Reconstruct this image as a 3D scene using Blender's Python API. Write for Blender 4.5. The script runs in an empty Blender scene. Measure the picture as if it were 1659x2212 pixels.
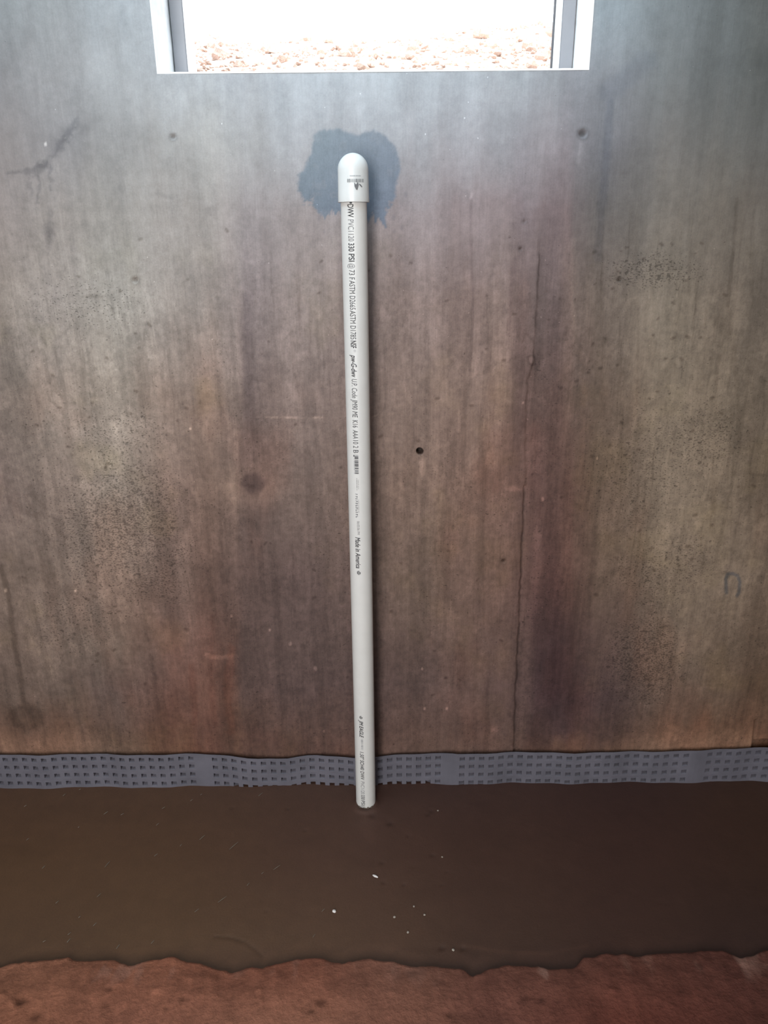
import bpy, bmesh, math, random
import numpy as np
from mathutils import Vector, Matrix

random.seed(7)
RNG = np.random.default_rng(11)
S = bpy.context.scene
COL = S.collection

# ------------------------------------------------------------------ camera
W, H, FPX = 1659.0, 2212.0, 1600.0
TH, RO = math.radians(20.5), math.radians(0.52)
CAM = np.array([0.0, -1.55, 1.32])
F_ = np.array([0, math.cos(TH), -math.sin(TH)])
U0 = np.array([0, math.sin(TH), math.cos(TH)])
R0 = np.array([1.0, 0, 0])
R_ = R0 * math.cos(RO) - U0 * math.sin(RO)
U_ = U0 * math.cos(RO) + R0 * math.sin(RO)
cd = bpy.data.cameras.new('camera')
cd.sensor_fit = 'VERTICAL'
cd.sensor_height = 36.0
cd.lens = 36.0 * FPX / H
cd.clip_start = 0.02
cam = bpy.data.objects.new('camera', cd)
COL.objects.link(cam)
m = Matrix.Identity(4)
for i in range(3):
    m[i][0], m[i][1], m[i][2], m[i][3] = R_[i], U_[i], -F_[i], CAM[i]
cam.matrix_world = m
S.camera = cam

# ------------------------------------------------------------------ world, sun, lights, exposure
S.view_settings.view_transform = 'Standard'
S.view_settings.look = 'None'
S.view_settings.gamma = 1
S.view_settings.exposure = 0.0
S.view_settings.use_curve_mapping = False
S.cycles.max_bounces = 6
S.cycles.diffuse_bounces = 3
S.cycles.use_denoising = True
wd = bpy.data.worlds.new('sky')
S.world = wd
wd.use_nodes = True
bg = wd.node_tree.nodes['Background']
bg.inputs[0].default_value = (0.80, 0.90, 1.0, 1)
bg.inputs[1].default_value = 5.0

def light(name, kind, loc, aim, power, color, sx=1.0, sy=1.0):
    ld = bpy.data.lights.new(name, kind)
    ld.energy = power
    ld.color = color
    if kind == 'AREA':
        ld.shape = 'RECTANGLE'
        ld.size, ld.size_y = sx, sy
    o = bpy.data.objects.new(name, ld)
    COL.objects.link(o)
    o.location = loc
    o.rotation_euler = (Vector(aim) - Vector(loc)).to_track_quat('-Z', 'Y').to_euler()
    return o

sun = light('sun', 'SUN', (3, 1.0, 6), (0.2, 2.6, 0), 2.5, (1.0, 0.95, 0.88))
sun.data.angle = math.radians(6.0)
# daylight through the doorway behind the camera, and an added cool lamp under a made-up ceiling hatch
light('doorway_daylight', 'AREA', (-0.70, -3.50, 1.45), (-0.15, 0.0, 1.0), 84.0, (1.0, 0.965, 0.92), 0.8, 1.9)
light('added_cool_light', 'AREA', (-0.45, -0.66, 2.70), (-0.30, -0.20, 0.9), 32.0, (0.64, 0.85, 1.0), 1.3, 0.7)

# ------------------------------------------------------------------ helpers
def ray(u, v):
    a = (u - W / 2) / FPX
    b = (H / 2 - v) / FPX
    return F_ + a * R_ + b * U_

def on_y(u, v, y):
    d = ray(u, v)
    t = (y - CAM[1]) / d[1]
    return CAM + t * d

def on_z(u, v, z=0.0):
    d = ray(u, v)
    t = (z - CAM[2]) / d[2]
    return CAM + t * d

def proj(P):
    d = P - CAM
    zc = d @ F_
    return W / 2 + FPX * (d @ R_) / zc, H / 2 - FPX * (d @ U_) / zc

def lin(c):
    c = np.asarray(c, float) / 255.0
    return np.where(c <= 0.04045, c / 12.92, ((c + 0.055) / 1.055) ** 2.4)

def vnoise(x, y, seed):
    r = np.random.default_rng(seed)
    t = r.random((256, 256))
    xi, yi = np.floor(x).astype(int), np.floor(y).astype(int)
    fx, fy = x - xi, y - yi
    fx, fy = fx * fx * (3 - 2 * fx), fy * fy * (3 - 2 * fy)
    g = lambda a, b: t[a & 255, b & 255]
    return ((g(xi, yi) * (1 - fx) + g(xi + 1, yi) * fx) * (1 - fy) + (g(xi, yi + 1) * (1 - fx) + g(xi + 1, yi + 1) * fx) * fy) * 2 - 1

def fbm(x, y, seed, oct=4):
    s, a, n = 0, 1.0, 0
    for k in range(oct):
        s = s + a * vnoise(x * 2 ** k + 17 * k, y * 2 ** k + 5 * k, seed + k)
        n += a
        a *= 0.55
    return s / n

def sstep(a, b, x):
    t = np.clip((x - a) / (b - a), 0, 1)
    return t * t * (3 - 2 * t)

def poly_dist(u, v, pts):
    d = np.full(u.shape, 1e9)
    for (x0, y0), (x1, y1) in zip(pts[:-1], pts[1:]):
        dx, dy = x1 - x0, y1 - y0
        t = np.clip(((u - x0) * dx + (v - y0) * dy) / (dx * dx + dy * dy + 1e-9), 0, 1)
        d = np.minimum(d, np.hypot(u - x0 - t * dx, v - y0 - t * dy))
    return d

def inside(u, v, pts):
    r = np.zeros(u.shape, bool)
    n = len(pts)
    for i in range(n):
        x0, y0 = pts[i]
        x1, y1 = pts[(i + 1) % n]
        if y0 == y1:
            continue
        c = ((y0 > v) != (y1 > v)) & (u < (x1 - x0) * (v - y0) / (y1 - y0) + x0)
        r ^= c
    return r

def grid2(cols, rows, tab, u, v):
    """smooth interpolation of a table of values"""
    tab = np.asarray(tab, float)
    cols, rows = np.asarray(cols, float), np.asarray(rows, float)
    i = np.clip(np.searchsorted(cols, u) - 1, 0, len(cols) - 2)
    j = np.clip(np.searchsorted(rows, v) - 1, 0, len(rows) - 2)
    fu = sstep(0, 1, (u - cols[i]) / (cols[i + 1] - cols[i]))
    fv = np.clip((v - rows[j]) / (rows[j + 1] - rows[j]), 0, 1)
    fu, fv = fu[:, None], fv[:, None]
    return (tab[j, i] * (1 - fu) + tab[j, i + 1] * fu) * (1 - fv) + (tab[j + 1, i] * (1 - fu) + tab[j + 1, i + 1] * fu) * fv

def tag(o, label=None, cat=None, group=None, kind=None):
    for k, val in (('label', label), ('category', cat), ('group', group), ('kind', kind)):
        if val:
            o[k] = val
    return o

def mesh_obj(name, verts, faces, mat, parent=None, smooth=False):
    me = bpy.data.meshes.new(name)
    me.from_pydata([tuple(map(float, p)) for p in verts], [], faces)
    me.update()
    if smooth:
        me.shade_smooth()
    if mat:
        me.materials.append(mat)
    o = bpy.data.objects.new(name, me)
    COL.objects.link(o)
    if parent:
        o.parent = parent
    return o

def bm_obj(name, bm, mat, parent=None, smooth=False):
    me = bpy.data.meshes.new(name)
    bm.to_mesh(me)
    bm.free()
    if smooth:
        me.shade_smooth()
    me.materials.append(mat)
    o = bpy.data.objects.new(name, me)
    COL.objects.link(o)
    if parent:
        o.parent = parent
    return o

def box(bm, x0, x1, y0, y1, z0, z1):
    v = [bm.verts.new(p) for p in ((x0, y0, z0), (x1, y0, z0), (x1, y1, z0), (x0, y1, z0), (x0, y0, z1), (x1, y0, z1), (x1, y1, z1), (x0, y1, z1))]
    for f in ((3, 2, 1, 0), (4, 5, 6, 7), (0, 1, 5, 4), (1, 2, 6, 5), (2, 3, 7, 6), (3, 0, 4, 7)):
        bm.faces.new([v[i] for i in f])

def heightgrid(name, P, mask, mat, colors=None, pits=None, extra=None):
    """P: (nr,nc,3) lattice of points; mask: (nr-1,nc-1) cells kept; colours per point"""
    nr, nc = P.shape[:2]
    idx = np.arange(nr * nc).reshape(nr, nc)
    q = np.stack([idx[:-1, :-1], idx[:-1, 1:], idx[1:, 1:], idx[1:, :-1]], -1)[mask].reshape(-1, 4)
    used = np.unique(q)
    remap = np.full(nr * nc, -1)
    remap[used] = np.arange(len(used))
    V = P.reshape(-1, 3)[used]
    Q = remap[q]
    nq = len(Q)
    me = bpy.data.meshes.new(name)
    me.vertices.add(len(V))
    me.vertices.foreach_set('co', V.astype(np.float32).ravel())
    me.loops.add(nq * 4)
    me.loops.foreach_set('vertex_index', Q.astype(np.int32).ravel())
    me.polygons.add(nq)
    me.polygons.foreach_set('loop_start', np.arange(0, nq * 4, 4, dtype=np.int32))
    me.polygons.foreach_set('loop_total', np.full(nq, 4, dtype=np.int32))
    me.update(calc_edges=True)
    me.shade_smooth()
    if colors is not None:
        a = me.color_attributes.new('stain_and_light', 'FLOAT_COLOR', 'POINT')
        c = np.ones((len(V), 4), np.float32)
        c[:, :3] = colors[used]
        if pits is not None:
            c[:, 3] = pits[used]
        a.data.foreach_set('color', c.ravel())
    me.materials.append(mat)
    o = bpy.data.objects.new(name, me)
    COL.objects.link(o)
    return o

# ------------------------------------------------------------------ materials
def new_mat(name, color=(0.5, 0.5, 0.5), rough=0.7, spec=0.3):
    mt = bpy.data.materials.new(name)
    mt.use_nodes = True
    b = mt.node_tree.nodes['Principled BSDF']
    b.inputs['Base Color'].default_value = (*color, 1)
    b.inputs['Roughness'].default_value = rough
    b.inputs['Specular IOR Level'].default_value = spec
    return mt

class NT:
    def __init__(s, mt):
        s.t = mt.node_tree
        s.b = s.t.nodes['Principled BSDF']
    def n(s, kind, **kw):
        nd = s.t.nodes.new(kind)
        for k, v in kw.items():
            if k.startswith('_'):
                setattr(nd, k[1:], v)
            else:
                nd.inputs[k.replace('__', ' ')].default_value = v
        return nd
    def l(s, a, b):
        s.t.links.new(a, b)
    def coords(s, scale=(1, 1, 1)):
        tc = s.n('ShaderNodeTexCoord')
        mp = s.n('ShaderNodeMapping')
        mp.inputs['Scale'].default_value = scale
        s.l(tc.outputs['Object'], mp.inputs['Vector'])
        return mp.outputs[0]
    def noise(s, vec, scale, detail=4, rough=0.6):
        nd = s.n('ShaderNodeTexNoise', Scale=scale, Detail=detail, Roughness=rough)
        s.l(vec, nd.inputs['Vector'])
        return nd.outputs[0]
    def ramp(s, fac, a, b, va=0.0, vb=1.0):
        nd = s.n('ShaderNodeMapRange')
        nd.inputs['From Min'].default_value = a
        nd.inputs['From Max'].default_value = b
        nd.inputs['To Min'].default_value = va
        nd.inputs['To Max'].default_value = vb
        s.l(fac, nd.inputs['Value'])
        return nd.outputs[0]
    def math(s, op, a, b):
        nd = s.n('ShaderNodeMath', _operation=op)
        for i, x in enumerate((a, b)):
            if isinstance(x, (int, float)):
                nd.inputs[i].default_value = x
            else:
                s.l(x, nd.inputs[i])
        return nd.outputs[0]
    def mulcol(s, col, fac):
        nd = s.n('ShaderNodeVectorMath', _operation='SCALE')
        s.l(col, nd.inputs[0])
        s.l(fac, nd.inputs['Scale'])
        return nd.outputs[0]
    def bump(s, h, strength, dist):
        nd = s.n('ShaderNodeBump', Strength=strength, Distance=dist)
        s.l(h, nd.inputs['Height'])
        s.l(nd.outputs[0], s.b.inputs['Normal'])

def stained_concrete():
    mt = new_mat('stained_concrete', rough=0.78, spec=0.25)
    t = NT(mt)
    at = t.n('ShaderNodeVertexColor', _layer_name='stain_and_light')
    iso = t.coords()
    brush = t.coords((1, 1, 0.09))
    fine = t.noise(iso, 330, 3, 0.7)
    mid = t.noise(iso, 60, 5, 0.7)
    br = t.noise(brush, 300, 3, 0.6)
    br2 = t.noise(brush, 70, 4, 0.6)
    k = t.math('ADD', t.ramp(fine, 0.3, 0.7, 0.89, 1.11), t.ramp(mid, 0.3, 0.7, -0.18, 0.18))
    k = t.math('ADD', k, t.ramp(br, 0.3, 0.7, -0.08, 0.08))
    k = t.math('ADD', k, t.ramp(br2, 0.3, 0.7, -0.07, 0.07))
    # mottling weakened towards the top to imitate the window haze
    sep = t.n('ShaderNodeSeparateXYZ')
    t.l(iso, sep.inputs[0])
    smooth = t.ramp(sep.outputs[2], 1.15, 1.50, 1.0, 0.45)
    k = t.math('ADD', t.math('MULTIPLY', t.math('SUBTRACT', k, 1.0), smooth), 1.0)
    # dark bug-holes and flakes where the stain's alpha asks for them
    fl = t.noise(t.coords((1, 1, 1.9)), 190, 2, 0.5)
    fl2 = t.noise(t.coords((1, 1, 1.5)), 75, 2, 0.5)
    thr = t.ramp(at.outputs['Alpha'], 0, 1, 0.76, 0.48)
    p1 = t.ramp(t.math('SUBTRACT', fl, thr), 0.0, 0.04, 0, 1)
    p2 = t.ramp(t.math('SUBTRACT', fl2, t.math('ADD', thr, 0.05)), 0.0, 0.03, 0, 1)
    pit = t.math('MAXIMUM', p1, p2)
    k = t.math('MULTIPLY', k, t.ramp(pit, 0, 1, 1.0, 0.55))
    # small pale lime flecks
    wf = t.ramp(t.noise(iso, 150, 1, 0.3), 0.795, 0.82, 0, 1)
    k = t.math('MULTIPLY', k, t.ramp(wf, 0, 1, 1.0, 1.7))
    t.l(t.mulcol(at.outputs['Color'], k), t.b.inputs['Base Color'])
    hgt = t.math('SUBTRACT', t.math('ADD', t.math('MULTIPLY', mid, 0.6), t.math('MULTIPLY', br, 0.35)), t.math('MULTIPLY', pit, 0.7))
    t.bump(hgt, 0.5, 0.002)
    return mt

def ground_mat(name, rough, spec, f1, f2, amp, bstr, bdist):
    mt = new_mat(name, rough=rough, spec=spec)
    t = NT(mt)
    at = t.n('ShaderNodeVertexColor', _layer_name='stain_and_light')
    c = t.coords()
    a = t.noise(c, f1, 5, 0.65)
    b = t.noise(c, f2, 4, 0.6)
    k = t.math('ADD', t.ramp(a, 0.3, 0.7, 1 - amp, 1 + amp), t.ramp(b, 0.3, 0.7, -amp * 0.7, amp * 0.7))
    t.l(t.mulcol(at.outputs['Color'], k), t.b.inputs['Base Color'])
    t.bump(t.math('ADD', a, b), bstr, bdist)
    return mt

M_wall = stained_concrete()
M_mud = ground_mat('wet_grey_brown_mud', 0.62, 0.28, 260, 28, 0.07, 0.25, 0.002)
M_earth = ground_mat('red_earth', 0.9, 0.15, 110, 22, 0.16, 0.6, 0.006)

def noisy(name, color, rough, spec, scale, amp, bstr=0.0, bdist=0.001):
    mt = new_mat(name, color, rough, spec)
    t = NT(mt)
    n = t.noise(t.coords(), scale, 5, 0.6)
    rgb = t.n('ShaderNodeRGB')
    rgb.outputs[0].default_value = (*color, 1)
    t.l(t.mulcol(rgb.outputs[0], t.ramp(n, 0.3, 0.7, 1 - amp, 1 + amp)), t.b.inputs['Base Color'])
    if bstr:
        t.bump(n, bstr, bdist)
    return mt

M_conc = noisy('plain_concrete', (0.27, 0.26, 0.245), 0.85, 0.2, 14, 0.15, 0.4, 0.004)
M_timber = noisy('joist_timber', (0.42, 0.30, 0.18), 0.8, 0.2, 20, 0.2, 0.3, 0.002)
M_pvc = noisy('white_pvc', (0.575, 0.565, 0.545), 0.42, 0.4, 30, 0.025)
M_cap = noisy('white_pvc_fitting', (0.62, 0.63, 0.62), 0.36, 0.45, 40, 0.03)
M_ink = new_mat('black_ink', (0.075, 0.075, 0.08), 0.6, 0.2)
M_greyink = new_mat('faded_ink', (0.15, 0.15, 0.155), 0.6, 0.2)
M_palegrey = new_mat('pale_ink', (0.33, 0.33, 0.34), 0.6, 0.2)
M_memb = noisy('grey_membrane_plastic', (0.108, 0.102, 0.122), 0.55, 0.3, 16, 0.14)
M_frame = noisy('window_frame_vinyl', (0.24, 0.24, 0.255), 0.5, 0.3, 20, 0.04)
M_lit_face = noisy('daylit_vinyl', (0.85, 0.85, 0.85), 0.5, 0.3, 20, 0.02)  # frame vinyl made near-white to imitate its daylit inner face
M_bank = noisy('orange_clay', (0.60, 0.46, 0.39), 0.95, 0.1, 9, 0.25, 0.5, 0.01)
M_chip = noisy('white_plastic_chip', (0.62, 0.58, 0.55), 0.6, 0.3, 80, 0.05)
M_stone = noisy('pale_pebble', (0.30, 0.26, 0.22), 0.8, 0.2, 200, 0.2)
M_crumb = noisy('mud_crumbs', (0.13, 0.10, 0.08), 0.9, 0.1, 200, 0.2)
M_seal = new_mat('dark_seal', (0.06, 0.06, 0.065), 0.7, 0.2)
M_streak = new_mat('pale_dust_streak', (0.15, 0.13, 0.105), 0.7, 0.2)

# ------------------------------------------------------------------ the concrete wall with the window opening
def on_wall(u, v):
    p = on_y(u, v, 0.0)
    return p[0], p[2]
WX0 = on_wall(341, 160)[0]
WX1 = on_wall(1271, 150)[0]
WZ0 = 0.5 * (on_wall(341, 159)[1] + on_wall(1271, 149)[1])
WZ1 = WZ0 + 0.52
THK = 0.21
RX0, RX1, RZ = -2.2, 2.2, 2.75

hx, hz = on_wall(907, 975)
def axis(lo, hi, flo, fhi, st, cst, pins=(), fine=()):
    a = np.concatenate([np.arange(lo, flo, cst), np.arange(flo, fhi, st), np.arange(fhi, hi, cst), [hi]])
    for c, r in fine:
        a = a[np.abs(a - c) > r]
        a = np.concatenate([a, np.linspace(c - r, c + r, 21)])
    for p in pins:
        a = a[np.abs(a - p) > st * 0.6]
    return np.sort(np.concatenate([a, pins]))
xs = axis(RX0, RX1, -1.02, 1.02, 0.0025, 0.03, (WX0, WX1), ((hx, 0.012),))
zs = axis(-0.12, RZ, -0.004, 1.76, 0.0025, 0.03, (WZ0, WZ1), ((hz, 0.012),))
XX, ZZ = np.meshgrid(xs, zs)
nz, nx = XX.shape
P = np.stack([XX, np.zeros_like(XX), ZZ], -1)
u, v = proj(P.reshape(-1, 3))
x, z = XX.ravel(), ZZ.ravel()

# mineral, mud and rust stains, with window haze and rightward light falloff painted in
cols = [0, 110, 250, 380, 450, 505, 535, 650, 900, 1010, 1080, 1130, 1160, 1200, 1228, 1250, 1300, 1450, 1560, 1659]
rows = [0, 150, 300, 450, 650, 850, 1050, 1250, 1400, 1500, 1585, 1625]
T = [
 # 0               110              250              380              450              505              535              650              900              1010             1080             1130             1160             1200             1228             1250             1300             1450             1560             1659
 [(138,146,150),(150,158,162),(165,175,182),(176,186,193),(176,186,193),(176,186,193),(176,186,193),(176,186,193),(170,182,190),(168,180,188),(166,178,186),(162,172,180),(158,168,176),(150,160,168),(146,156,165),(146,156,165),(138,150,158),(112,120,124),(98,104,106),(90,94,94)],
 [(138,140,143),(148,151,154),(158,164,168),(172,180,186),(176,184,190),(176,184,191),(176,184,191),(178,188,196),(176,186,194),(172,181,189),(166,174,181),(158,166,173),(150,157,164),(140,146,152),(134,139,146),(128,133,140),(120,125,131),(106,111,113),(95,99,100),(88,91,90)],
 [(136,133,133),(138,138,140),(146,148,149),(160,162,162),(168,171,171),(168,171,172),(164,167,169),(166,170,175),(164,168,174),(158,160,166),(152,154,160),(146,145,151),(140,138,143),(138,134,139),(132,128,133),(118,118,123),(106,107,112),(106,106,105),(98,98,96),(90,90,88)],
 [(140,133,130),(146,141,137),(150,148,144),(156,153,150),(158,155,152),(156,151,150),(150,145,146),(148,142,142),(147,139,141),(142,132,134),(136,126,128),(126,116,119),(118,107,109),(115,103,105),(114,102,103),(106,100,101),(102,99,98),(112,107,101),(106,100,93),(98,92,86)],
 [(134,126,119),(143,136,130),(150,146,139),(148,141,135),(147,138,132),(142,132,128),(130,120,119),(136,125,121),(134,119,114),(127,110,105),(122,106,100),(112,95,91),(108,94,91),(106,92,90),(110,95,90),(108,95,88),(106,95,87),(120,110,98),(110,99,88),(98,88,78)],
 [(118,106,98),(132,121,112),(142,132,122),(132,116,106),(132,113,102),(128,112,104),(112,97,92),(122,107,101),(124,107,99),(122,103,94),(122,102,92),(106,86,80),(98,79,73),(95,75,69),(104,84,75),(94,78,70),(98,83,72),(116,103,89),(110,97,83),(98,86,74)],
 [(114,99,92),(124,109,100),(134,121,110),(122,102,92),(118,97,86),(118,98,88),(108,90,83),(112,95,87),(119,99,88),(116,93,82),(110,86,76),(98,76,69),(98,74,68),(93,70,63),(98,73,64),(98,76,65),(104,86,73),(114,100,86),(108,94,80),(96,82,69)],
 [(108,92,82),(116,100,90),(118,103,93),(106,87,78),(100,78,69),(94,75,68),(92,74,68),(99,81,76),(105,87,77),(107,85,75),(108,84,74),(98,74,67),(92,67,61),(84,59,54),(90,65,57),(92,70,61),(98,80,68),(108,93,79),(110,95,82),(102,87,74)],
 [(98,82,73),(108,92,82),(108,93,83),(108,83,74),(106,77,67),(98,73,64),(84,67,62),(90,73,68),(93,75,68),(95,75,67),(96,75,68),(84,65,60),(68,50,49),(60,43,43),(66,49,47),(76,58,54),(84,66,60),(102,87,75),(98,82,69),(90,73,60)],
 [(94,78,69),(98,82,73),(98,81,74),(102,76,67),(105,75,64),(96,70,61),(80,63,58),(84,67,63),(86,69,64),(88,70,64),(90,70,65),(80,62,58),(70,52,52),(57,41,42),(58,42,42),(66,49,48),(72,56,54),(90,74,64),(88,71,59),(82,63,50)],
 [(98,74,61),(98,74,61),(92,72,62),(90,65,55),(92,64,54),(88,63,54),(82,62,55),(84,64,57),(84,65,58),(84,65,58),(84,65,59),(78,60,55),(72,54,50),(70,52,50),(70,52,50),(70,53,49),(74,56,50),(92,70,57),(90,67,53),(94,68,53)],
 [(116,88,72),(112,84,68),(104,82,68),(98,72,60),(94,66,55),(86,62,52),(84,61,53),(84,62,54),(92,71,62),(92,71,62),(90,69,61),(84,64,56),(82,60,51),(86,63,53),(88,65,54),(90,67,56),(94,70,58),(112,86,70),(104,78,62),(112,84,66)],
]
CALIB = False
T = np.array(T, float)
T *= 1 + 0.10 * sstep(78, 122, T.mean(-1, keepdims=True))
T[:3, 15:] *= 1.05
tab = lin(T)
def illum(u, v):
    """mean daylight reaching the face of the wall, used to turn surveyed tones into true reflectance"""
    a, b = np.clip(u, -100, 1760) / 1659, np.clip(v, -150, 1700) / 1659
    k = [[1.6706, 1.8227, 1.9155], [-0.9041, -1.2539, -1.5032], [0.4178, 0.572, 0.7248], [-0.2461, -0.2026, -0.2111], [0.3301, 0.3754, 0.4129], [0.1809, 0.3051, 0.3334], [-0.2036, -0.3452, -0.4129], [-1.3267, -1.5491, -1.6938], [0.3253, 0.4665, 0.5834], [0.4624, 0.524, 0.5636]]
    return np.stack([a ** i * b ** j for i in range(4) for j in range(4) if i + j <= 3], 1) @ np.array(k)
wu = u + 9 * fbm(x * 9, z * 3, 3) + 5 * fbm(x * 60, z * 8, 31, 3)
wv = v + 45 * fbm(x * 5, z * 4, 8) + 30 * fbm(x * 35, z * 6, 38, 3)
uc, vc = np.clip(wu, 0, 1659), np.clip(wv, 0, 1625)
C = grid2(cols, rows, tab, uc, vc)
# blotches, vertical run marks
n1 = fbm(x * 6, z * 5, 21, 5)
n2 = fbm(x * 40, z * 2.2, 22, 4)
n3 = fbm(x * 22, z * 18, 23, 4)
n4 = fbm(x * 130, z * 110, 24, 3)
scaly = sstep(0.0, 0.07, fbm(x * 30, z * 20, 28, 5) - 0.02) - 0.5
lowm = sstep(380, 800, v)
C *= (1 + 0.10 * n1 + 0.13 * n2 + 0.14 * n3 + (0.05 + 0.10 * lowm) * n4 + 0.09 * lowm * scaly)[:, None]
runs = fbm(x * 55 + 0.6 * fbm(x * 8, z * 8, 33), z * 1.6, 34, 4)
C *= (1 - 0.13 * lowm * sstep(0.12, 0.26, runs) + 0.09 * lowm * sstep(0.16, 0.30, -runs))[:, None]
flake = fbm(x * 26, z * 15, 35, 5)
C *= (1 + 0.11 * lowm * sstep(0.20, 0.24, flake) - 0.12 * lowm * np.exp(-((flake - 0.19) / 0.012) ** 2))[:, None]
redm = sstep(0.1, 0.6, fbm(x * 7, z * 3, 25, 4)) * sstep(600, 1000, v)
C *= 1 + redm[:, None] * np.array([0.06, -0.04, -0.08])
olm = sstep(0.15, 0.7, fbm(x * 8, z * 7, 27, 4)) * sstep(300, 900, v)
C *= 1 + olm[:, None] * np.array([0.05, 0.05, -0.04])
pits = 0.12 + 0.30 * sstep(450, 1000, v) * (0.5 + 0.5 * sstep(-0.3, 0.5, fbm(x * 8, z * 8, 29, 3)))
def blob(cx, cy, rx, ry, soft=0.5, seed=0, wob=0.25):
    d = np.hypot((u - cx) / rx, (v - cy) / ry) + wob * fbm(u / rx * 1.3, v / ry * 1.3, 60 + seed, 3)
    return 1 - sstep(1 - soft, 1 + soft * 0.3, d)
def tint(mask, mul):
    global C
    C *= 1 + mask[:, None] * (np.asarray(mul) - 1)
for bx, by, rx, ry, a in ((250, 1130, 230, 250, 0.80), (330, 1240, 170, 170, 0.72), (160, 1330, 190, 150, 0.62), (1390, 1030, 280, 280, 0.58), (1440, 1230, 200, 150, 0.62), (1400, 1440, 140, 160, 0.85), (1400, 590, 170, 70, 0.72), (1530, 950, 140, 140, 0.62), (200, 660, 220, 110, 0.5), (250, 950, 200, 120, .6), (460, 800, 140, 140, 0.4), (920, 1100, 120, 200, 0.25), (1010, 1540, 60, 60, 0.3)):
    pits = np.maximum(pits, a * blob(bx, by, rx, ry, 0.8, int(bx)))
pits *= sstep(330, 560, v) * 0.8 + 0.2
def stroke(pts, w, mul, a=1.0, wob=1.5, soft=0.6, broken=0.0):
    p = np.array(pts, float)
    m = (u > p[:, 0].min() - 4 * w - 8) & (u < p[:, 0].max() + 4 * w + 8) & (v > p[:, 1].min() - 4 * w - 8) & (v < p[:, 1].max() + 4 * w + 8)
    if not m.any():
        return
    uu = u[m] + wob * fbm(u[m] / 14, v[m] / 14, 91, 3)
    vv = v[m] + wob * fbm(u[m] / 14, v[m] / 14, 95, 3)
    k = a * (1 - sstep(w * (1 - soft), w * (1 + soft), poly_dist(uu, vv, pts)))
    if broken:
        k = k * sstep(-0.3, 0.5, fbm(u[m] / 9, v[m] / 9, 97, 3) + 1 - 2 * broken)
    C[m] *= 1 + k[:, None] * (np.asarray(mul) - 1)
D1 = (0.50, 0.51, 0.55)
# smears high on the left
for p, w, a in (([(15, 376), (60, 371), (95, 352)], 5, .55), ([(70, 378), (92, 360), (118, 335), (140, 300), (165, 262)], 7, .5), ([(85, 378), (88, 400), (82, 440)], 4, .5), ([(108, 352), (108, 380), (112, 410)], 4, .5),
                ([(120, 320), (150, 290), (185, 275)], 13, .28), ([(60, 385), (68, 415)], 5, .4), ([(95, 545), (110, 620), (122, 650)], 9, .25), ([(75, 620), (85, 690), (95, 720)], 10, .22), ([(105, 450), (107, 520), (100, 545)], 7, .3),
                ([(155, 500), (158, 560)], 6, .2), ([(250, 350), (260, 420), (252, 450)], 14, .15), ([(340, 412), (370, 425)], 5, .25), ([(462, 395), (465, 440)], 6, .2)):
    stroke(p, w, D1, a, 9, 0.8, 0.25)
tint(blob(458, 455, 16, 16), (0.85, 0.85, 0.86))
tint(blob(105, 500, 16, 30, 0.8, 4), (0.8, 0.8, 0.82))
tint(blob(440, 590, 60, 30, 0.8, 7), (0.9, 0.9, 0.9))
tint(blob(200, 640, 28, 5, 0.6, 9), (0.75, 0.74, 0.73))
# band right of the window, flow edges, brush lines and painted shade by the pipe
stroke([(1318, 225), (1310, 330), (1300, 450), (1292, 560)], 9, (0.80, 0.82, 0.86), .9, 4)
stroke([(1398, 130), (1360, 165), (1315, 200)], 22, (0.86, 0.88, 0.92), .8, 6)
stroke([(1592, 430), (1585, 520), (1572, 660)], 4, (0.76, 0.75, 0.74), .9, 2)
stroke([(1572, 660), (1590, 800), (1600, 980)], 5, (0.84, 0.83, 0.82), .7, 3)
stroke([(1555, 690), (1570, 715)], 12, (0.8, 0.79, 0.78), .7, 4)
stroke([(1545, 1040), (1540, 1110), (1525, 1120)], 5, (0.8, 0.78, 0.76), .6, 2)
for q in range(46):
    xx = RNG.uniform(1290, 1655)
    y0 = RNG.uniform(400, 1150)
    stroke([(xx, y0), (xx - RNG.uniform(2, 14), y0 + RNG.uniform(60, 220))], RNG.uniform(1.2, 2.4), (0.84, 0.83, 0.82), .7, 1)
for q in range(60):
    xx = RNG.uniform(540, 1120)
    y0 = RNG.uniform(380, 1250)
    stroke([(xx, y0), (xx + RNG.uniform(-3, 3), y0 + RNG.uniform(40, 200))], RNG.uniform(1.5, 4), (0.88, 0.87, 0.87) if q % 3 else (1.10, 1.10, 1.10), .7, 1.5)
stroke([(1018, 430), (1017, 520), (1022, 640), (1015, 800)], 3, (0.8, 0.79, 0.80), .9, 2)
stroke([(1112, 560), (1104, 650), (1100, 720)], 5, (0.84, 0.82, 0.83), .8, 3)
stroke([(1240, 520), (1232, 600), (1238, 680), (1245, 760)], 5, (1.16, 1.15, 1.13), .8, 5)
stroke([(1262, 560), (1270, 650), (1268, 720)], 4, (1.14, 1.13, 1.12), .7, 5)
stroke([(1222, 440), (1228, 520), (1215, 620)], 4, (1.12, 1.10, 1.10), .6, 5)
stroke([(1255, 760), (1262, 900), (1258, 1010)], 6, (1.18, 1.15, 1.1), .6, 7, 0.6, 0.4)
stroke([(1256, 312), (1250, 350)], 5, (1.25, 1.25, 1.24), .7, 2)
stroke([(1019, 418), (1017, 428)], 3, (1.5, 1.5, 1.5), .7, 1)
stroke([(520, 640), (514, 740), (522, 860)], 6, (1.13, 1.12, 1.11), .7, 5)
stroke([(535, 640), (530, 740), (540, 900)], 12, (0.90, 0.89, 0.91), .8, 6)
stroke([(735, 520), (742, 900), (752, 1300), (755, 1600)], 5, (0.93, 0.92, 0.94), .7, 4)  # soft shadow along the pipe's left side, painted on the wall
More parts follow.
